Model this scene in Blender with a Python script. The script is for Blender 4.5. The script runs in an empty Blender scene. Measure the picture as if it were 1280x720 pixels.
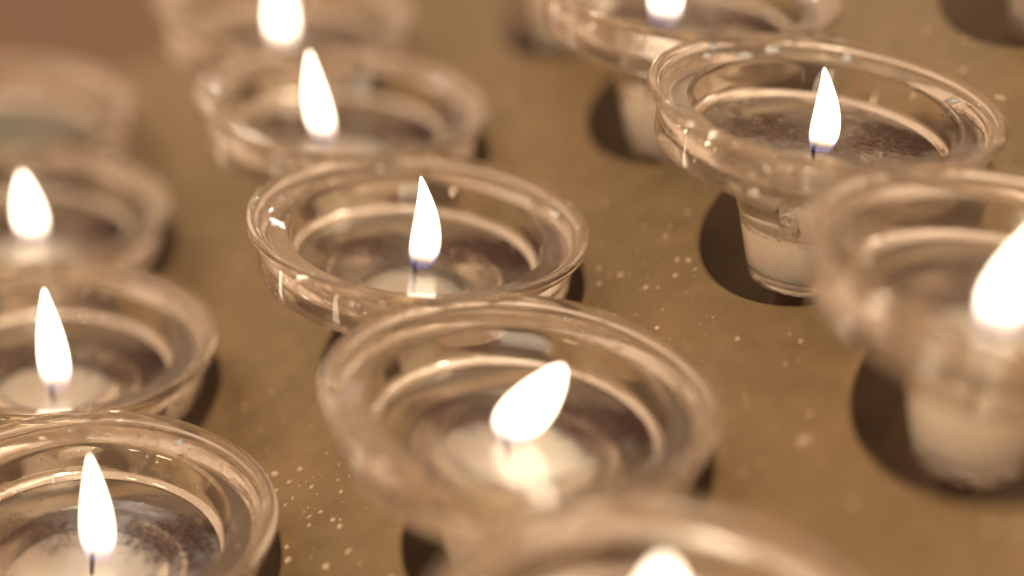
import bpy, bmesh, math, random
from mathutils import Vector, Matrix
random.seed(7)
sc = bpy.context.scene
col = sc.collection
MM = 0.001
RIM = 0.075                      # rim diameter of a cup, metres

# ------------------------------------------------------------------ frame of the place
# world: Z is up, Y away from the viewer, X to the right. Measured view vectors (camera axes) are turned into it once.
FPX = 2157.0
e, roll = 0.4829, -0.10355
n_c = Vector((-math.sin(roll)*math.cos(e), math.cos(roll)*math.cos(e), math.sin(e)))
d_c = (Vector((0,0,1)) - n_c*n_c.z).normalized()
r_c = d_c.cross(n_c) * -1
if r_c.x < 0: r_c = -r_c
y_c = -d_c
M = Matrix((r_c, y_c, n_c))      # camera coords -> world
U = M @ (Vector((1.14384, 0.33540, 0.27598)) * RIM)    # one hole along the rising row
V = M @ (Vector((0.29774, -0.44467, 0.78751)) * RIM)   # one hole along the level column
V.z = 0.0
RIMZ = 0.0435                    # rim height of a cup above its base
A0 = Vector((0, 0, RIMZ))        # rim centre of the middle cup
CAM = A0 - M @ (Vector((-0.27375, 0.19035, -5.05237)) * RIM)
PN = V.cross(U).normalized()
if PN.z < 0: PN = -PN
VH = V.normalized()
WH = PN.cross(VH).normalized()   # uphill in the plate
if WH.x < 0: WH = -WH
A1 = A0 + Vector((0, 0, 0.001))
def rim(i, j): return A1 + U*i + V*j
HOLE_R = 0.43 * RIM
def hole(i, j): return A0 + U*i + V*j - Vector((0,0,1))*0.42*RIM + WH*0.15*RIM - VH*0.03*RIM

# ------------------------------------------------------------------ helpers
def link(name, me, mat=None, parent=None, loc=None):
    o = bpy.data.objects.new(name, me)
    col.objects.link(o)
    if mat and me is not None and not me.materials: me.materials.append(mat)
    if parent: o.parent = parent
    if loc is not None: o.location = loc
    return o
def mesh_from(bm, name, smooth=True):
    bmesh.ops.recalc_face_normals(bm, faces=bm.faces)
    me = bpy.data.meshes.new(name); bm.to_mesh(me); bm.free()
    if smooth:
        for p in me.polygons: p.use_smooth = True
    return me
def catmull(pts, sub=3):
    out = []
    P = [pts[0]] + list(pts) + [pts[-1]]
    for k in range(1, len(P)-2):
        p0, p1, p2, p3 = P[k-1], P[k], P[k+1], P[k+2]
        for s in range(sub):
            t = s/sub
            out.append(tuple(0.5*((2*p1[a]) + (-p0[a]+p2[a])*t + (2*p0[a]-5*p1[a]+4*p2[a]-p3[a])*t*t
                       + (-p0[a]+3*p1[a]-3*p2[a]+p3[a])*t*t*t) for a in (0,1)))
    out.append(pts[-1])
    return out
def revolve(prof, seg=128, wob=None):
    """prof: list of (r, z) in mm; first and last on the axis when r == 0."""
    bm = bmesh.new(); rings = []
    for (r, z) in prof:
        if r < 1e-6: rings.append([bm.verts.new((0,0,z*MM))]); continue
        ring = []
        for s in range(seg):
            a = 2*math.pi*s/seg
            rr, zz = r, z
            if wob: rr, zz = wob(r, z, a)
            ring.append(bm.verts.new((rr*MM*math.cos(a), rr*MM*math.sin(a), zz*MM)))
        rings.append(ring)
    for a, b in zip(rings[:-1], rings[1:]):
        if len(a) == 1 and len(b) == 1: continue
        for s in range(seg):
            t = (s+1) % seg
            if len(a) == 1: bm.faces.new((a[0], b[s], b[t]))
            elif len(b) == 1: bm.faces.new((a[s], b[0], a[t]))
            else: bm.faces.new((a[s], b[s], b[t], a[t]))
    return bm
def interp(prof, z):
    """radius of the (monotone in z) inner wall at z"""
    for (r0, z0), (r1, z1) in zip(prof[:-1], prof[1:]):
        if (z0-z)*(z1-z) <= 0 and z0 != z1: return r0 + (r1-r0)*(z-z0)/(z1-z0)
    return prof[-1][0]

# ------------------------------------------------------------------ materials
def new_mat(name):
    m = bpy.data.materials.new(name); m.use_nodes = True
    nt = m.node_tree; nt.nodes.clear()
    return m, nt, nt.nodes, nt.links
def N(ns, kind, **kw):
    n = ns.new(kind)
    for k, v in kw.items():
        if hasattr(n, k) and k not in n.inputs: setattr(n, k, v)
        else: n.inputs[k].default_value = v
    return n
def ramp(ns, lo, hi, c0=(0,0,0,1), c1=(1,1,1,1)):
    r = ns.new('ShaderNodeValToRGB')
    r.color_ramp.elements[0].position = lo; r.color_ramp.elements[0].color = c0
    r.color_ramp.elements[1].position = hi; r.color_ramp.elements[1].color = c1
    return r
def offset_coords(ns, ls):
    tc = ns.new('ShaderNodeTexCoord'); oi = ns.new('ShaderNodeObjectInfo')
    mul = N(ns, 'ShaderNodeMath', operation='MULTIPLY'); mul.inputs[1].default_value = 3.7
    ls.new(oi.outputs['Random'], mul.inputs[0])
    add = N(ns, 'ShaderNodeVectorMath', operation='ADD')
    ls.new(tc.outputs['Object'], add.inputs[0]); ls.new(mul.outputs[0], add.inputs[1])
    return add.outputs[0]

def glass_mat():
    m, nt, ns, ls = new_mat('clear_glass')
    co = offset_coords(ns, ls)
    out = ns.new('ShaderNodeOutputMaterial')
    n1 = N(ns, 'ShaderNodeTexNoise', Scale=75.0, Detail=5.0, Roughness=0.62, Distortion=0.7); ls.new(co, n1.inputs['Vector'])
    n2 = N(ns, 'ShaderNodeTexNoise', Scale=900.0, Detail=2.0); ls.new(co, n2.inputs['Vector'])
    n3 = N(ns, 'ShaderNodeTexNoise', Scale=60.0, Detail=1.0); ls.new(co, n3.inputs['Vector'])
    vo = N(ns, 'ShaderNodeTexVoronoi', Scale=320.0); ls.new(co, vo.inputs['Vector'])
    smear = ramp(ns, 0.50, 0.70); ls.new(n1.outputs[0], smear.inputs[0])
    # gentle moulding waves and fine beads of wax in the height
    b1 = N(ns, 'ShaderNodeBump', Strength=0.30, Distance=0.0012); ls.new(n3.outputs[0], b1.inputs['Height'])
    drops = ramp(ns, 0.10, 0.24, (1,1,1,1), (0,0,0,1)); ls.new(vo.outputs['Distance'], drops.inputs[0])
    dm = N(ns, 'ShaderNodeMath', operation='MULTIPLY'); ls.new(drops.outputs[0], dm.inputs[0]); ls.new(smear.outputs[0], dm.inputs[1])
    b2 = N(ns, 'ShaderNodeBump', Strength=0.8, Distance=0.0003)
    ls.new(dm.outputs[0], b2.inputs['Height']); ls.new(b1.outputs[0], b2.inputs['Normal'])
    sm2 = N(ns, 'ShaderNodeMath', operation='MULTIPLY'); ls.new(smear.outputs[0], sm2.inputs[0]); ls.new(n2.outputs[0], sm2.inputs[1])
    rr = N(ns, 'ShaderNodeMapRange'); ls.new(sm2.outputs[0], rr.inputs['Value'])
    rr.inputs['To Min'].default_value = 0.0; rr.inputs['To Max'].default_value = 0.35
    g = N(ns, 'ShaderNodeBsdfGlass', Color=(0.992, 0.978, 0.952, 1), IOR=1.5)
    ls.new(rr.outputs[0], g.inputs['Roughness']); ls.new(b2.outputs[0], g.inputs['Normal'])
    # thin film of dried wax
    df = N(ns, 'ShaderNodeBsdfDiffuse', Color=(0.84, 0.66, 0.50, 1)); tr = N(ns, 'ShaderNodeBsdfTranslucent', Color=(0.84, 0.66, 0.50, 1))
    film = N(ns, 'ShaderNodeMixShader', Fac=0.5); ls.new(df.outputs[0], film.inputs[1]); ls.new(tr.outputs[0], film.inputs[2])
    fm = N(ns, 'ShaderNodeMapRange'); ls.new(sm2.outputs[0], fm.inputs['Value'])
    fm.inputs['To Min'].default_value = 0.045; fm.inputs['To Max'].default_value = 0.42
    mix = ns.new('ShaderNodeMixShader'); ls.new(fm.outputs[0], mix.inputs[0]); ls.new(g.outputs[0], mix.inputs[1]); ls.new(film.outputs[0], mix.inputs[2])
    ls.new(mix.outputs[0], out.inputs[0])
    return m

def liquid_mat(name, rough, lim=(0.46, 0.62), dist=0.0008, scale=620.0, soot=0.11):
    m, nt, ns, ls = new_mat(name)
    co = offset_coords(ns, ls)
    out = ns.new('ShaderNodeOutputMaterial')
    n3 = N(ns, 'ShaderNodeTexNoise', Scale=55.0, Detail=1.0); ls.new(co, n3.inputs['Vector'])
    b1 = N(ns, 'ShaderNodeBump', Strength=0.25, Distance=0.001); ls.new(n3.outputs[0], b1.inputs['Height'])
    n1 = N(ns, 'ShaderNodeTexNoise', Scale=scale, Detail=3.0, Roughness=0.7, Distortion=0.5); ls.new(co, n1.inputs['Vector'])
    n2 = N(ns, 'ShaderNodeTexNoise', Scale=70.0, Detail=2.0); ls.new(co, n2.inputs['Vector'])
    msk = ramp(ns, *lim); ls.new(n2.outputs[0], msk.inputs[0])
    mm = N(ns, 'ShaderNodeMath', operation='MULTIPLY'); ls.new(n1.outputs[0], mm.inputs[0]); ls.new(msk.outputs[0], mm.inputs[1])
    b2 = N(ns, 'ShaderNodeBump', Strength=rough, Distance=dist)
    ls.new(mm.outputs[0], b2.inputs['Height']); ls.new(b1.outputs[0], b2.inputs['Normal'])
    g = N(ns, 'ShaderNodeBsdfGlass', Color=(0.995, 0.985, 0.965, 1), IOR=1.43, Roughness=0.12)
    ls.new(b2.outputs[0], g.inputs['Normal'])
    # dust and soot specks floating on the pool
    vo = N(ns, 'ShaderNodeTexVoronoi', Scale=420.0); ls.new(co, vo.inputs['Vector'])
    sp = ramp(ns, soot*.7, soot, (1,1,1,1), (0,0,0,1)); ls.new(vo.outputs['Distance'], sp.inputs[0])
    sm = N(ns, 'ShaderNodeMath', operation='MULTIPLY'); ls.new(sp.outputs[0], sm.inputs[0]); ls.new(msk.outputs[0], sm.inputs[1])
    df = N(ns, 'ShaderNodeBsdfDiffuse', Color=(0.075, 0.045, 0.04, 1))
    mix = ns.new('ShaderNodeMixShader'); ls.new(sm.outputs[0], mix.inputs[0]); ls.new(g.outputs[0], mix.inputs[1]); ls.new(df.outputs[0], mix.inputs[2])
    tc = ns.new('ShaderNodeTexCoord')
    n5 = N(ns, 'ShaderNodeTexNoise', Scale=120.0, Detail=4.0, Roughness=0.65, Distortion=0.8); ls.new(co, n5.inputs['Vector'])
    def patch(cx, cy_, rx, ry, amp):  # dark refraction of the hole below, painted onto the pool as a patch
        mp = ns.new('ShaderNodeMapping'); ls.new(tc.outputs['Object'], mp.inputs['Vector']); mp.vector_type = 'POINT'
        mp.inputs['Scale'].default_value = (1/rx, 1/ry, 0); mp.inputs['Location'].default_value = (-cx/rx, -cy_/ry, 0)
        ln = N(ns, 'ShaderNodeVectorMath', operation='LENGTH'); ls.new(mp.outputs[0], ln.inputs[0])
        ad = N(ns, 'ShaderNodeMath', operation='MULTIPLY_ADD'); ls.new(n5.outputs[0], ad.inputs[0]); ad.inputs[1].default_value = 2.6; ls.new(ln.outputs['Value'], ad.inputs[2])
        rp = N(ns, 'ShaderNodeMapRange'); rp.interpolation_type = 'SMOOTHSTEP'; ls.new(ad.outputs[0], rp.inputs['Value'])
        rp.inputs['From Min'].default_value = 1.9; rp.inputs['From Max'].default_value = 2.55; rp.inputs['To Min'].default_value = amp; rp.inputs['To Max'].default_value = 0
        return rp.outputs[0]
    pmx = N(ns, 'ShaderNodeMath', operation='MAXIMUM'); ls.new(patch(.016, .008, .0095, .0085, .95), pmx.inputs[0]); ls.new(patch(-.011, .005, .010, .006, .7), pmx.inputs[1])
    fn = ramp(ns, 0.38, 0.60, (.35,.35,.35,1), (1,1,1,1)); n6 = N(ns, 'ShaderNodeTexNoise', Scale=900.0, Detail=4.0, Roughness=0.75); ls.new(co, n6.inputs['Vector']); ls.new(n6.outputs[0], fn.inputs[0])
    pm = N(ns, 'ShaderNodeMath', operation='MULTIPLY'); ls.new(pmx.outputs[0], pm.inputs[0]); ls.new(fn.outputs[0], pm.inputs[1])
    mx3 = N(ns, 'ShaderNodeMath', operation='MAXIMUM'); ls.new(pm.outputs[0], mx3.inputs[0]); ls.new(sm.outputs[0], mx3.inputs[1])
    # only the top face of the pool carries the specks and painted dark patches
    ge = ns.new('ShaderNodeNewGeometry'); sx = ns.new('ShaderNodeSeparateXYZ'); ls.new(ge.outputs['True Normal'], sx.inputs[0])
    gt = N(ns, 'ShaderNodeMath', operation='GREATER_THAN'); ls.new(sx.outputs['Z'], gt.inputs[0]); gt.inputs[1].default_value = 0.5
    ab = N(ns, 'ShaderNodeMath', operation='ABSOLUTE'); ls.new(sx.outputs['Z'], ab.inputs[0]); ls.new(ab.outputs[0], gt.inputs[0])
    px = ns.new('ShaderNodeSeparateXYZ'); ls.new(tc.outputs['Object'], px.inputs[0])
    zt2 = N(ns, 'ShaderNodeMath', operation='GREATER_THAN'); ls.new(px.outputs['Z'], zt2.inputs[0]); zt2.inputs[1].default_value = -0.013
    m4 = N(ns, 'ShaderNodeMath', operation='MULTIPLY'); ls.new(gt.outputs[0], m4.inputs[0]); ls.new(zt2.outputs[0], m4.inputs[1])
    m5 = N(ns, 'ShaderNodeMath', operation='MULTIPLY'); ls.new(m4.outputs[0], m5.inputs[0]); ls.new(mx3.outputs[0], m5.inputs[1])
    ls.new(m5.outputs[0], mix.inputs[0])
    ls.new(mix.outputs[0], out.inputs[0])
    return m

def wax_mat(name, colr):
    m, nt, ns, ls = new_mat(name)
    out = ns.new('ShaderNodeOutputMaterial')
    p = N(ns, 'ShaderNodeBsdfPrincipled', Roughness=0.45)
    p.inputs['Base Color'].default_value = colr
    p.inputs['Subsurface Weight'].default_value = 1.0
    p.inputs['Subsurface Radius'].default_value = (1.0, 0.55, 0.35)
    p.inputs['Subsurface Scale'].default_value = 0.006
    ls.new(p.outputs[0], out.inputs[0])
    return m

def brass_mat():
    m, nt, ns, ls = new_mat('tarnished_brass')
    out = ns.new('ShaderNodeOutputMaterial'); tc = ns.new('ShaderNodeTexCoord')
    n1 = N(ns, 'ShaderNodeTexNoise', Scale=16.0, Detail=4.0, Roughness=0.6); ls.new(tc.outputs['Object'], n1.inputs['Vector'])
    n2 = N(ns, 'ShaderNodeTexNoise', Scale=130.0, Detail=6.0, Roughness=0.7); ls.new(tc.outputs['Object'], n2.inputs['Vector'])
    n4 = N(ns, 'ShaderNodeTexNoise', Scale=1400.0, Detail=2.0, Roughness=0.7); ls.new(tc.outputs['Object'], n4.inputs['Vector'])
    r1 = ramp(ns, 0.34, 0.66, (0.285, 0.235, 0.135, 1), (0.385, 0.292, 0.17, 1)); ls.new(n1.outputs[0], r1.inputs[0])
    mx = N(ns, 'ShaderNodeMix', data_type='RGBA', blend_type='MULTIPLY'); mx.inputs[0].default_value = 0.55
    r2 = ramp(ns, 0.35, 0.62, (0.66, 0.63, 0.58, 1), (1,1,1,1)); ls.new(n2.outputs[0], r2.inputs[0])
    ls.new(r1.outputs[0], mx.inputs[6]); ls.new(r2.outputs[0], mx.inputs[7])
    p = N(ns, 'ShaderNodeBsdfPrincipled', Metallic=0.72)
    n7 = N(ns, 'ShaderNodeTexNoise', Scale=38.0, Detail=5.0, Roughness=0.65, Distortion=0.6); ls.new(tc.outputs['Object'], n7.inputs['Vector'])
    gm = ramp(ns, 0.56, 0.70, (0,0,0,1), (0.6,0.6,0.6,1)); ls.new(n7.outputs[0], gm.inputs[0])
    vd = N(ns, 'ShaderNodeMix', data_type='RGBA'); ls.new(gm.outputs[0], vd.inputs[0]); ls.new(mx.outputs[2], vd.inputs[6]); vd.inputs[7].default_value = (0.15, 0.17, 0.10, 1)
    ls.new(vd.outputs[2], p.inputs['Base Color'])
    rr = N(ns, 'ShaderNodeMapRange'); ls.new(n2.outputs[0], rr.inputs['Value'])
    rr.inputs['To Min'].default_value = 0.30; rr.inputs['To Max'].default_value = 0.56
    mp = ns.new('ShaderNodeMapping'); ls.new(tc.outputs['Object'], mp.inputs['Vector']); mp.inputs['Rotation'].default_value = (0, 0, 0.9); mp.inputs['Scale'].default_value = (1, 22, 22)
    n8 = N(ns, 'ShaderNodeTexNoise', Scale=70.0, Detail=3.0, Roughness=0.7); ls.new(mp.outputs[0], n8.inputs['Vector'])
    sr = N(ns, 'ShaderNodeMapRange'); ls.new(n8.outputs[0], sr.inputs['Value']); sr.inputs['From Min'].default_value = .35; sr.inputs['From Max'].default_value = .65; sr.inputs['To Min'].default_value = -.10; sr.inputs['To Max'].default_value = .10
    ra = N(ns, 'ShaderNodeMath', operation='ADD'); ls.new(rr.outputs[0], ra.inputs[0]); ls.new(sr.outputs[0], ra.inputs[1])
    ls.new(ra.outputs[0], p.inputs['Roughness'])
    b = N(ns, 'ShaderNodeBump', Strength=0.22, Distance=0.0003); ls.new(n4.outputs[0], b.inputs['Height'])
    ls.new(b.outputs[0], p.inputs['Normal'])
    ls.new(p.outputs[0], out.inputs[0])
    return m

def plain_mat(name, colr, rough=0.6, metal=0.0, nscale=60.0, var=0.25):
    m, nt, ns, ls = new_mat(name)
    out = ns.new('ShaderNodeOutputMaterial'); tc = ns.new('ShaderNodeTexCoord')
    n1 = N(ns, 'ShaderNodeTexNoise', Scale=nscale, Detail=5.0, Roughness=0.6); ls.new(tc.outputs['Object'], n1.inputs['Vector'])
    r1 = ramp(ns, 0.3, 0.7, tuple(c*(1-var) for c in colr[:3])+(1,), tuple(min(1, c*(1+var)) for c in colr[:3])+(1,))
    ls.new(n1.outputs[0], r1.inputs[0])
    p = N(ns, 'ShaderNodeBsdfPrincipled', Metallic=metal, Roughness=rough)
    ls.new(r1.outputs[0], p.inputs['Base Color']); ls.new(p.outputs[0], out.inputs[0])
    return m

def flame_mat():
    """luminous gas: white-hot body, see-through blue foot; attribute 'hgt' runs 0 at the foot to 1 at the tip"""
    m, nt, ns, ls = new_mat('flame_gas')
    out = ns.new('ShaderNodeOutputMaterial')
    at = ns.new('ShaderNodeAttribute'); at.attribute_name = 'hgt'
    lw = N(ns, 'ShaderNodeLayerWeight', Blend=0.35)
    body = ramp(ns, 0.0, 0.38); body.color_ramp.interpolation = 'EASE'; ls.new(at.outputs['Fac'], body.inputs[0])
    bp = N(ns, 'ShaderNodeMath', operation='POWER'); bp.inputs[1].default_value = 1.8; ls.new(body.outputs[0], bp.inputs[0])
    hot = N(ns, 'ShaderNodeEmission', Strength=FLAME); hot.inputs['Color'].default_value = (1.0, 0.80, 0.58, 1)
    blue = N(ns, 'ShaderNodeEmission'); blue.inputs['Color'].default_value = (0.30, 0.27, 1.0, 1)
    bs = N(ns, 'ShaderNodeMath', operation='MULTIPLY'); bs.inputs[1].default_value = 0.5
    pw = N(ns, 'ShaderNodeMath', operation='POWER'); pw.inputs[1].default_value = 1.6; ls.new(lw.outputs['Facing'], pw.inputs[0]); ls.new(pw.outputs[0], bs.inputs[0])
    ls.new(bs.outputs[0], blue.inputs['Strength'])
    tr = ns.new('ShaderNodeBsdfTransparent')
    foot = ns.new('ShaderNodeAddShader'); ls.new(blue.outputs[0], foot.inputs[0]); ls.new(tr.outputs[0], foot.inputs[1])
    lw2 = N(ns, 'ShaderNodeLayerWeight', Blend=0.5)
    eg = ramp(ns, 0.45, 0.92, (1,1,1,1), (0,0,0,1)); ls.new(lw2.outputs['Facing'], eg.inputs[0])
    warm = N(ns, 'ShaderNodeEmission', Strength=1.0); warm.inputs['Color'].default_value = (1.0, 0.62, 0.30, 1)
    tr2 = ns.new('ShaderNodeBsdfTransparent'); rimg = N(ns, 'ShaderNodeMixShader', Fac=0.35); ls.new(tr2.outputs[0], rimg.inputs[1]); ls.new(warm.outputs[0], rimg.inputs[2])
    core = ns.new('ShaderNodeMixShader'); ls.new(eg.outputs[0], core.inputs[0]); ls.new(rimg.outputs[0], core.inputs[1]); ls.new(hot.outputs[0], core.inputs[2])
    mix = ns.new('ShaderNodeMixShader'); ls.new(bp.outputs[0], mix.inputs[0]); ls.new(foot.outputs[0], mix.inputs[1]); ls.new(core.outputs[0], mix.inputs[2])
    ls.new(mix.outputs[0], out.inputs[0])
    return m
def ember_mat():
    m, nt, ns, ls = new_mat('glowing_wick_tip')
    out = ns.new('ShaderNodeOutputMaterial')
    em = N(ns, 'ShaderNodeEmission', Strength=2.0); em.inputs['Color'].default_value = (1.0, 0.35, 0.10, 1)
    ls.new(em.outputs[0], out.inputs[0]); return m

FLAME = 8.5
GLASS = glass_mat()
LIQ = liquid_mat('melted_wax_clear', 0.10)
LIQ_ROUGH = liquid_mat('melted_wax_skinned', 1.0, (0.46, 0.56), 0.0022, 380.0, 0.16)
WAX = wax_mat('white_wax', (0.97, 0.89, 0.84, 1))
WAX_GREY = wax_mat('grey_wax', (0.22, 0.23, 0.19, 1))
BRASS = brass_mat()
TRAY = plain_mat('dark_tray_metal', (0.15, 0.105, 0.07), 0.6, 0.2)
SPECK = plain_mat('dried_wax', (0.74, 0.62, 0.47), 0.3, 0.0, 300.0, 0.1)
TABLE = plain_mat('brown_wood', (0.19, 0.11, 0.06), 0.55, 0.0, 12.0)
WICK = plain_mat('charred_wick', (0.035, 0.022, 0.025), 0.9, 0.0, 800.0)
FLM = flame_mat()
EMB = ember_mat()

# ------------------------------------------------------------------ candle rack
LO_I, HI_I, LO_J, HI_J = -3, 4, -2, 4
SEG = 96
def plate_mesh():
    bm = bmesh.new()
    THK = 0.0012
    for i in range(LO_I, HI_I+1):
        for j in range(LO_J, HI_J+1):
            c = hole(i, j)
            near, far = 0.5, (-0.84 if j == LO_J else -0.5)
            cor = [c + U*a + V*b for a, b in ((-.5, far), (.5, far), (.5, near), (-.5, near))]
            # same number of points round the cell as round the hole; cells share their edges exactly
            edge = []
            for k in range(4):
                p, q = cor[k], cor[(k+1) % 4]
                for s in range(SEG//4): edge.append(p.lerp(q, s/(SEG//4)))
            # start angle of every edge point seen from the hole centre
            ring_o = [bm.verts.new(p) for p in edge]
            prev = None
            def circle(rad, drop):
                vs = []
                for k, p in enumerate(edge):
                    dvec = (p - c); a = math.atan2(dvec.dot(WH), dvec.dot(VH))
                    vs.append(bm.verts.new(c + (VH*math.cos(a) + WH*math.sin(a))*rad - PN*drop))
                return vs
            rings = [ring_o, circle(HOLE_R+0.0009, 0), circle(HOLE_R+0.0003, 0.00035), circle(HOLE_R, 0.0008), circle(HOLE_R, THK)]
            for a, b in zip(rings[:-1], rings[1:]):
                for k in range(SEG):
                    t = (k+1) % SEG
                    bm.faces.new((a[k], a[t], b[t], b[k]))
    bmesh.ops.remove_doubles(bm, verts=bm.verts, dist=1e-6)
    # folded skirt along the far edge
    me_edges = [ed for ed in bm.edges if len(ed.link_faces) == 1 and
                min((v.co - hole(0, LO_J)).dot(V.cross(PN).cross(PN)) for v in ed.verts) is not None]
    c0 = hole(0, LO_J) + V*(-0.84)
    nv = U.cross(PN).normalized()
    far_edges = [ed for ed in me_edges if all(abs((v.co - c0).dot(nv)) < 1e-5 for v in ed.verts)]
    r = bmesh.ops.extrude_edge_only(bm, edges=far_edges)
    for v in [g for g in r['geom'] if isinstance(g, bmesh.types.BMVert)]: v.co += -PN*0.02
    return bm
rack = link('candle_rack', None); rack.location = (0,0,0)
rack['label'] = 'sloping brass plate punched with round holes that the glass candle cups sit in'
rack['category'] = 'candle rack'
bm = plate_mesh()
me = mesh_from(bm, 'top_plate', smooth=False)
plate = link('top_plate', me, BRASS, rack)
# tray underneath, parallel to the plate
def slab(c, ax, ay, nz, hx0, hx1, hy0, hy1, t):
    bm = bmesh.new(); vs = []
    for z in (0, -t):
        for x, y in ((hx0, hy0), (hx1, hy0), (hx1, hy1), (hx0, hy1)): vs.append(bm.verts.new(c + ax*x + ay*y + nz*z))
    bm.faces.new(vs[:4]); bm.faces.new(vs[7:3:-1])
    for k in range(4): bm.faces.new((vs[k], vs[4+k], vs[4+(k+1) % 4], vs[(k+1) % 4]))
    return bm
bm = slab(hole(0, 0) - PN*0.030, U, V, PN, LO_I-.48, HI_I+.48, LO_J-.82, HI_J+.48, 0.002)
link('lower_tray', mesh_from(bm, 'lower_tray', False), TRAY, rack)

# ------------------------------------------------------------------ table under and behind the rack
zt = hole(LO_I-1, 0).z - 0.08
bm = bmesh.new()
g = 3.0
vs = [bm.verts.new(p) for p in ((-g,-g,zt), (g,-g,zt), (g,g,zt), (-g,g,zt))]; bm.faces.new(vs)
tb = link('table_top', mesh_from(bm, 'table_top', False), TABLE); tb['kind'] = 'structure'

# ------------------------------------------------------------------ cup
OUTER = [(36.4,0),(37.1,-.35),(37.5,-1.0),(37.35,-1.8),(36.8,-2.35),(35.6,-2.6),(34.9,-2.9),(34.7,-3.8),(34.7,-7),(34.6,-10.8),(34.1,-12.4),(31.5,-13.4),
         (26,-14.0),(21.6,-15.0),(18.8,-16.6),(17.3,-20),(14.0,-29),(10.9,-39.2),(10.1,-41.8),(8.7,-43.3),(5,-43.5),(0,-43.2)]
INNER = [(0,-40.6),(6,-40.5),(8.4,-39.8),(9.7,-37.4),(12.7,-28),(15.4,-20),(16.7,-16.4),(18.6,-14.2),(21.6,-12.8),(25.0,-11.8),(26.4,-10.4),
         (27.0,-8.0),(27.7,-5.2),(28.1,-4.0),(28.7,-3.35),(29.6,-3.1),(33.4,-2.2),(34.9,-1.3),(35.7,-.3),(36.4,0)]
inner_s = catmull(INNER, 4)
prof = catmull(OUTER, 4) + inner_s[:-1]
prof = [(max(0.0, r), z) for r, z in prof]
bm = bmesh.new(); bm.free()
def closed_cup():
    def wob(r, z, a): return r*(1+0.003*math.sin(2*a+1)+0.0015*math.sin(5*a)), z+0.12*math.sin(3*a)*max(0, (r-20)/17)
    b = revolve(prof, 144, wob)
    # join the last ring to the first
    bmesh.ops.remove_doubles(b, verts=b.verts, dist=1e-7)
    op = [ed for ed in b.edges if len(ed.link_faces) == 1]
    if op: bmesh.ops.bridge_loops(b, edges=op)
    return b
glass_me = mesh_from(closed_cup(), 'glass_cup')
glass_me.materials.append(GLASS)

def liquid_mesh(level, waxz):
    pts = []
    rad = lambda z: interp(inner_s, z) + 0.12
    R = rad(level)
    pts += [(0, level), (8, level), (R-4, level), (R-1.8, level+.02), (R-.9, level+.02), (R-.3, level+.05), (rad(level+.12), level+.12)]
    z = level
    zs = [p[1] for p in inner_s if waxz-.02 < p[1] < level]
    for z in sorted(zs, reverse=True): pts.append((rad(z), z))
    pts.append((rad(waxz-.03), waxz-.03)); pts.append((rad(waxz)*.5, waxz-.03)); pts.append((0, waxz-.03))
    return mesh_from(revolve(pts, 96), 'liquid_wax')
def wax_mesh(waxz, seed):
    rad = lambda z: interp(inner_s, z) + 0.12
    rnd = random.Random(seed); ph = rnd.random()*6
    def wob(r, z, a): return r, z + (0.5*math.sin(2*a+ph)+.25*math.sin(5*a+2*ph))*max(0, 1-abs(r-12)/8)*(1 if z > waxz-2 else 0)
    pts = [(0, waxz+.8), (3, waxz+.7), (8, waxz+.4), (12, waxz+.1), (rad(waxz)-1, waxz)]
    for z in sorted([p[1] for p in inner_s if -40.2 < p[1] < waxz-.3], reverse=True): pts.append((rad(z), z))
    pts += [(5, -40.7), (0, -40.8)]
    return mesh_from(revolve(pts, 96, wob), 'wax')

def tube(path, rads, seg=14):
    bm = bmesh.new(); rings = []
    for k, (p, r) in enumerate(zip(path, rads)):
        a = path[max(0, k-1)]; b = path[min(len(path)-1, k+1)]
        t = (Vector(b)-Vector(a)).normalized()
        x = t.cross(Vector((0,1,0.01))).normalized(); y = t.cross(x)
        rings.append([bm.verts.new((Vector(p) + (x*math.cos(2*math.pi*s/seg) + y*math.sin(2*math.pi*s/seg))*r)*MM) for s in range(seg)])
    for a, b in zip(rings[:-1], rings[1:]):
        for s in range(seg): bm.faces.new((a[s], a[(s+1)%seg], b[(s+1)%seg], b[s]))
    bm.faces.new(rings[0]); bm.faces.new(rings[-1])
    return bm
SHAPE = [(0,.0),(.006,.40),(.02,.62),(.06,.80),(.13,.94),(.22,1.0),(.34,.97),(.47,.87),(.60,.72),(.72,.54),(.83,.35),(.91,.21),(.96,.12),(1,0)]
def flame_mesh(h, rad, lx, bx, ly=0.0, blunt=0.0):
    pr = catmull([(r, t) for t, r in SHAPE], 3)
    bm = bmesh.new(); rings = []; seg = 40
    for r, t in pr:
        t = min(max(t, 0), 1)
        rr = max(r, 0)*rad
        if blunt: rr = rad*((1-blunt)*max(r,0) + blunt*math.sqrt(max(0, 1-(2*t-1)**2)))
        x = lx*t**1.4 + bx*4*t*(1-t); y = ly*t
        if rr < 1e-3: rings.append([bm.verts.new((x*MM, y*MM, t*h*MM))])
        else: rings.append([bm.verts.new(((x+rr*math.cos(2*math.pi*s/seg))*MM, (y+.85*rr*math.sin(2*math.pi*s/seg))*MM, t*h*MM)) for s in range(seg)])
    for a, b in zip(rings[:-1], rings[1:]):
        for s in range(seg):
            q = (s+1) % seg
            if len(a) == 1 and len(b) == 1: continue
            if len(a) == 1: bm.faces.new((a[0], b[s], b[q]))
            elif len(b) == 1: bm.faces.new((a[s], b[0], a[q]))
            else: bm.faces.new((a[s], b[s], b[q], a[q]))
    me = mesh_from(bm, 'flame')
    at = me.attributes.new('hgt', 'FLOAT', 'POINT')
    for k, v in enumerate(me.vertices): at.data[k].value = v.co.z/(h*MM)
    return me

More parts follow.
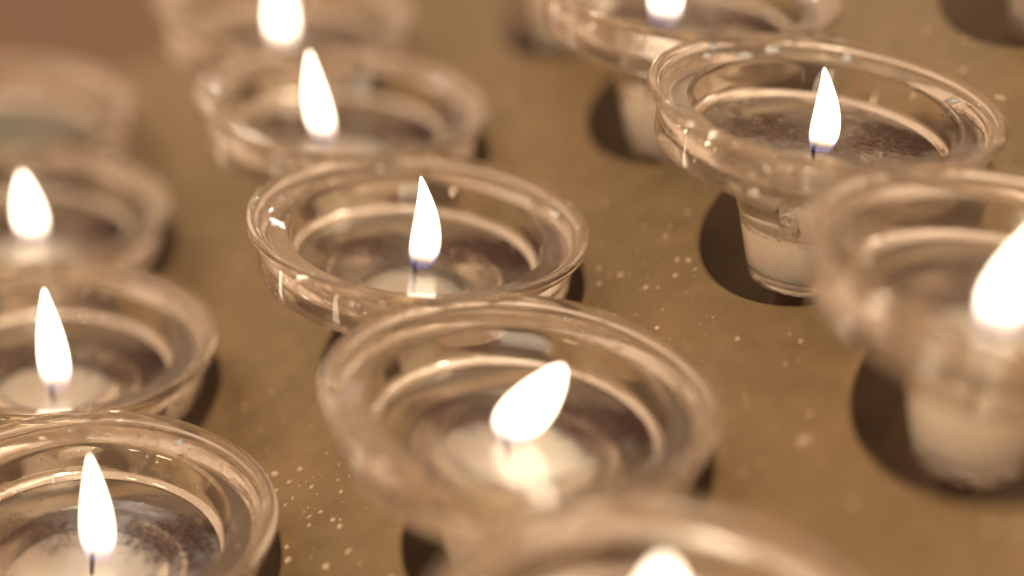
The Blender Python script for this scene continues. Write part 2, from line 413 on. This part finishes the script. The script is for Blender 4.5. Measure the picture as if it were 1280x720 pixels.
# (i, j, label, wax z, dx, dy, flame: height, radius, lean, bend, blunt | None, liquid level, liquid material, spin)
CUPS = [
 (0, 0, 'sharp middle votive with a slim pointed flame over a curled black wick', -29.5, 1.2, -.5, (21.5, 3.3, -1.4, 1.1, 0), -11.2, LIQ, 0),
 (0, 1, 'blurred votive in front of the middle one, fat flame blown to the right', -21.5, -.8, 0, (16.0, 5.3, 7.6, .2, .35), -11.0, LIQ, 1.2),
 (1, 0, 'sharp upper right votive with crinkled wax skin and wax drips on its far rim', -30, 0, -3.6, (18.0, 3.1, -2.2, .8, 0), -11.3, LIQ_ROUGH, 2.1),
 (1, 1, 'blurred votive cut by the right edge, tall broad flame leaning right', -28, -3.2, -9.3, (20.5, 4.3, 3.0, -.6, .1), -11.3, LIQ, 3.3),
 (0,-1, 'blurred votive directly behind the middle one, tall flame curving left at its tip', -26, -3.7, -4.0, (23.3, 3.35, -4.8, -.9, .1), -11.1, LIQ, 4.4),
 (0,-2, 'very blurred lit votive at the top left, farthest back, its upright flame cut off', -26, 0, -5, (23, 4.3, -2, 0, .2), -11.1, LIQ, .6),
 (1,-1, 'top centre votive, flame cut by the top edge, pale stem in a dark hole', -28, -5, 0, (24, 4.1, -2, 0, .1), -11.1, LIQ, 5.1),
 (-1, 1, 'sharp votive in the bottom left corner with white wax disc and short wick', -20, 2.4, -.8, (24.0, 3.5, -1.3, .2, .08), -11.0, LIQ, 3.9),
 (-1, 0, 'slightly blurred votive at the left edge, directly behind the bottom left corner one', -24, 2.6, -6.8, (26.0, 3.6, -2.2, -.2, .1), -11.2, LIQ, 2.7),
 (-1,-1, 'blurred votive cut by the left edge at mid height, rounded flame leaning left', -26, 1.0, 0, (18.5, 4.2, -2.3, -.2, .2), -11.1, LIQ, 1.7),
 (0, 2, 'extremely blurred votive at the bottom edge, nearest to the viewer, flame tip showing', -27, -1.4, 0, (23, 6.0, -1.4, 0, .4), -11.2, LIQ, .3),
 (-1,-2, 'unlit votive with dull grey wax, out of focus at the upper left', -11.6, 0, 0, None, 0, None, 1.0),
 (1,-2, 'votive whose pale stem alone shows in the dark hole at the top centre', -24, 0, 0, (24, 4.6, 0, 0, .1), -11.1, LIQ, 2.0),
 (2,-1, 'votive whose pale stem alone shows in the dark hole at the top right corner', -24, 0, 0, (24, 4.6, 0, 0, .1), -11.1, LIQ, 3.0),
]
rest_me = None
for idx, (i, j, label, waxz, dx, dy, fl, lev, lmat, spin) in enumerate(CUPS):
    c = rim(i, j)
    if (i, j) == (2, -1): c = c + Vector((.006, .004, 0))
    root = link('votive_candle', None, loc=(c.x, c.y, c.z - RIMZ))
    root['label'] = label; root['category'] = 'votive candle'; root['group'] = 'glass votive candles in the brass rack'
    up = Vector((0, 0, RIMZ))
    gl = link('glass_cup', glass_me, None, root, up); gl.rotation_euler.z = spin
    wx = link('wax', wax_mesh(waxz, idx), WAX if fl else WAX_GREY, root, up)
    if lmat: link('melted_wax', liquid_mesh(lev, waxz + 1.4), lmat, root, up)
    # wick, from the wax up through the pool
    fx, fy = dx, dy
    if fl:
        h, rad, lx, bx, blunt = fl
        top = lev + 2.6
        sgn = 1 if idx % 2 == 0 else -1
        path = [(fx*.6-.6, fy*.6, waxz-1), (fx*.8-.9, fy*.9, (waxz+lev)/2), (fx-1.3, fy, lev), (fx-1.2, fy, lev+1.3), (fx-.7, fy, lev+2.1), (fx+.2, fy, lev+2.55), (fx+1.2, fy, lev+2.4), (fx+1.9, fy, lev+1.9)]
        if idx == 7: path = path[:4] + [(fx-1.3, fy, lev+2.2), (fx-1.5, fy, lev+3.4), (fx-1.6, fy, lev+4.2)]
        w = link('wick', mesh_from(tube(path, [.42]*3 + [.42]*(len(path)-3)), 'wick'), WICK, root, up)
        tip = Vector(path[-1])
        b = bmesh.new(); bmesh.ops.create_icosphere(b, subdivisions=2, radius=.45*MM)
        link('wick_tip', mesh_from(b, 'wick_tip'), EMB, w, tip*MM)
        link('flame', flame_mesh(h, rad, lx, bx, 0, blunt), FLM, root, up + Vector((fx, fy, lev+.1))*MM)
    else:
        path = [(0, 0, waxz-1), (.1, 0, waxz+1.5), (.6, 0, waxz+4), (1.5, 0, waxz+5)]
        link('wick', mesh_from(tube(path, [.5]*4), 'wick'), WICK, root, up)
    # wax drops dried onto the lip
    rnd = random.Random(100+idx)
    if idx in (0, 1, 2, 7, 8):
        for k in range(rnd.randint(5, 8)):
            a = rnd.uniform(.1, math.pi*1.05) if idx == 2 else rnd.uniform(0, 2*math.pi)
            r0, z0 = rnd.choice([(30.8,-3.2),(32.4,-2.6),(34.3,-1.7),(33.2,-2.3)])
            s = rnd.uniform(.7, 1.6) if idx == 2 else rnd.uniform(.3, .8)
            b = bmesh.new(); bmesh.ops.create_icosphere(b, subdivisions=3, radius=1.0)
            for v in b.verts:
                q = 1 + .18*math.sin(3*v.co.x+k) + .15*math.sin(4*v.co.y+2*k)
                v.co = Vector((v.co.x*s*q*MM, v.co.y*s*1.3*q*MM, v.co.z*.28*s*MM))
            dme = mesh_from(b, 'wax_drop')
            dr = link('wax_drop', dme, WAX, root, up + Vector((r0*math.cos(a), r0*math.sin(a), z0+.08))*MM)
            dr.rotation_euler = (0, -0.35, a)
            dr.rotation_euler = (Matrix.Rotation(a, 3, 'Z') @ Matrix.Rotation(-.36, 3, 'Y')).to_euler()

# small stands that carry the cups over the tray
for (i, j) in [(a, b) for a in range(LO_I, HI_I+1) for b in range(LO_J, HI_J+1) if (a, b) in [(c[0], c[1]) for c in CUPS]]:
    c = rim(i, j); base = c.z - RIMZ
    # height of the tray under the cup axis
    pt = hole(0, 0) - PN*0.030
    zt_ = pt.z - ((c.x-pt.x)*PN.x + (c.y-pt.y)*PN.y)/PN.z
    hgt = (base - zt_)*1000 - .02
    b = revolve([(0, 0), (7, 0), (7, -1.2), (3, -1.6), (3, -hgt+4), (3, -hgt-1.0), (0, -hgt-1.0)], 40)
    link('cup_rest', mesh_from(b, 'cup_rest', False), TRAY, rack, (c.x, c.y, base-.00002))

# ------------------------------------------------------------------ spatter of wax on the plate
rnd = random.Random(21)
b = bmesh.new()
holes = [hole(i, j) for i in range(-3, 4) for j in range(-3, 4)]
cnt = 0
while cnt < 750:
    ui, vj = rnd.uniform(-1.6, 2.2), rnd.uniform(-2.2, 1.8)
    # denser beside the cups in focus
    dens = .25 + .75*math.exp(-((ui-.45)**2+(vj-.05)**2)/.12) + .8*math.exp(-((ui+.45)**2+(vj-.75)**2)/.08)
    if rnd.random() > dens: continue
    p = hole(0, 0) + U*ui + V*vj
    if min((p-h).length for h in holes) < HOLE_R + .0015: continue
    s = rnd.choice([.12, .15, .18, .24, .32, .45, .65])*MM*rnd.uniform(.7, 1.2)
    el = rnd.choice([1, 1, 1.15, 1.4, 2.2]); an = rnd.uniform(0, math.pi)
    mx = Matrix.Translation(p + PN*s*.10) @ Matrix((( *VH, ), ( *WH, ), ( *PN, ))).transposed().to_4x4() @ Matrix.Rotation(an, 4, 'Z') @ Matrix.Diagonal((s*el, s, s*.5, 1))
    bmesh.ops.create_icosphere(b, subdivisions=2 if s > .4*MM else 1, radius=1.0, matrix=mx)
    cnt += 1
sp = link('wax_spatter', mesh_from(b, 'wax_spatter'), SPECK)
sp['kind'] = 'stuff'; sp['label'] = 'tiny pale specks of spattered wax on the brass plate between the cups'; sp['category'] = 'wax spatter'

# ------------------------------------------------------------------ light
w = bpy.data.worlds.new('World'); sc.world = w; w.use_nodes = True
bg = w.node_tree.nodes['Background']
bg.inputs[0].default_value = (1.0, 0.66, 0.43, 1); bg.inputs[1].default_value = 0.98
def area(name, loc, target, size, power, colr, sy=None):
    l = bpy.data.lights.new(name, 'AREA'); l.energy = power; l.color = colr; l.size = size
    if sy: l.shape = 'RECTANGLE'; l.size_y = sy
    o = bpy.data.objects.new(name, l); col.objects.link(o); o.location = loc
    o.rotation_euler = (Vector(target)-Vector(loc)).to_track_quat('-Z', 'Y').to_euler()
    return o
area('overhead_fill', (0.28, -0.05, 0.65), (0.03, 0, 0), 0.6, 1.1, (1.0, 0.74, 0.50))  # soft warm lamp added overhead as ambient fill
for k, (x, y, z, pw) in enumerate(((-0.24, -0.22, 0.04, .20), (-0.20, -0.40, 0.10, .26), (0.02, -0.46, 0.10, .16))):
    l_ = area('near_candle_fill', (x, y, z), (0.03, 0, 0.02), 0.06, pw*1.5, (1.0, 0.72, 0.45)); l_.data.shape = 'DISK'  # fill lamps added to brighten the stems, standing for candles out of view
for k, (x, y, z, sz, pw) in enumerate(((0.15, 1.3, 0.75, .07, .2), (0.05, 1.25, 0.62, .05, .15), (-0.35, 1.1, 0.9, .06, .15))):
    l_ = area('far_window', (x, y, z), (0, 0, 0), sz, pw, (1.0, 0.94, 0.86)); l_.data.shape = 'DISK'

# ------------------------------------------------------------------ camera
cd = bpy.data.cameras.new('Camera'); cam = bpy.data.objects.new('Camera', cd); col.objects.link(cam)
cam.matrix_world = Matrix.Translation(CAM) @ M.to_4x4()
cd.sensor_width = 36.0; cd.lens = FPX/1280*36.0
cd.clip_start = 0.01; cd.clip_end = 50
cd.dof.use_dof = True
cd.dof.focus_distance = 4.85*RIM
AP = 0.32*RIM
cd.dof.aperture_fstop = (cd.lens/1000)/AP
cd.dof.aperture_ratio = 1.2
sc.camera = cam

sc.render.engine = 'CYCLES'
cy = sc.cycles
cy.max_bounces = 18; cy.transmission_bounces = 16; cy.glossy_bounces = 8; cy.diffuse_bounces = 4; cy.transparent_max_bounces = 16
cy.caustics_reflective = True; cy.caustics_refractive = True; cy.blur_glossy = 0.4
cy.sample_clamp_indirect = 6.0
cy.use_denoising = True
sc.view_settings.view_transform = 'Standard'; sc.view_settings.look = 'None'
sc.view_settings.exposure = 0; sc.view_settings.gamma = 1
sc.render.film_transparent = False
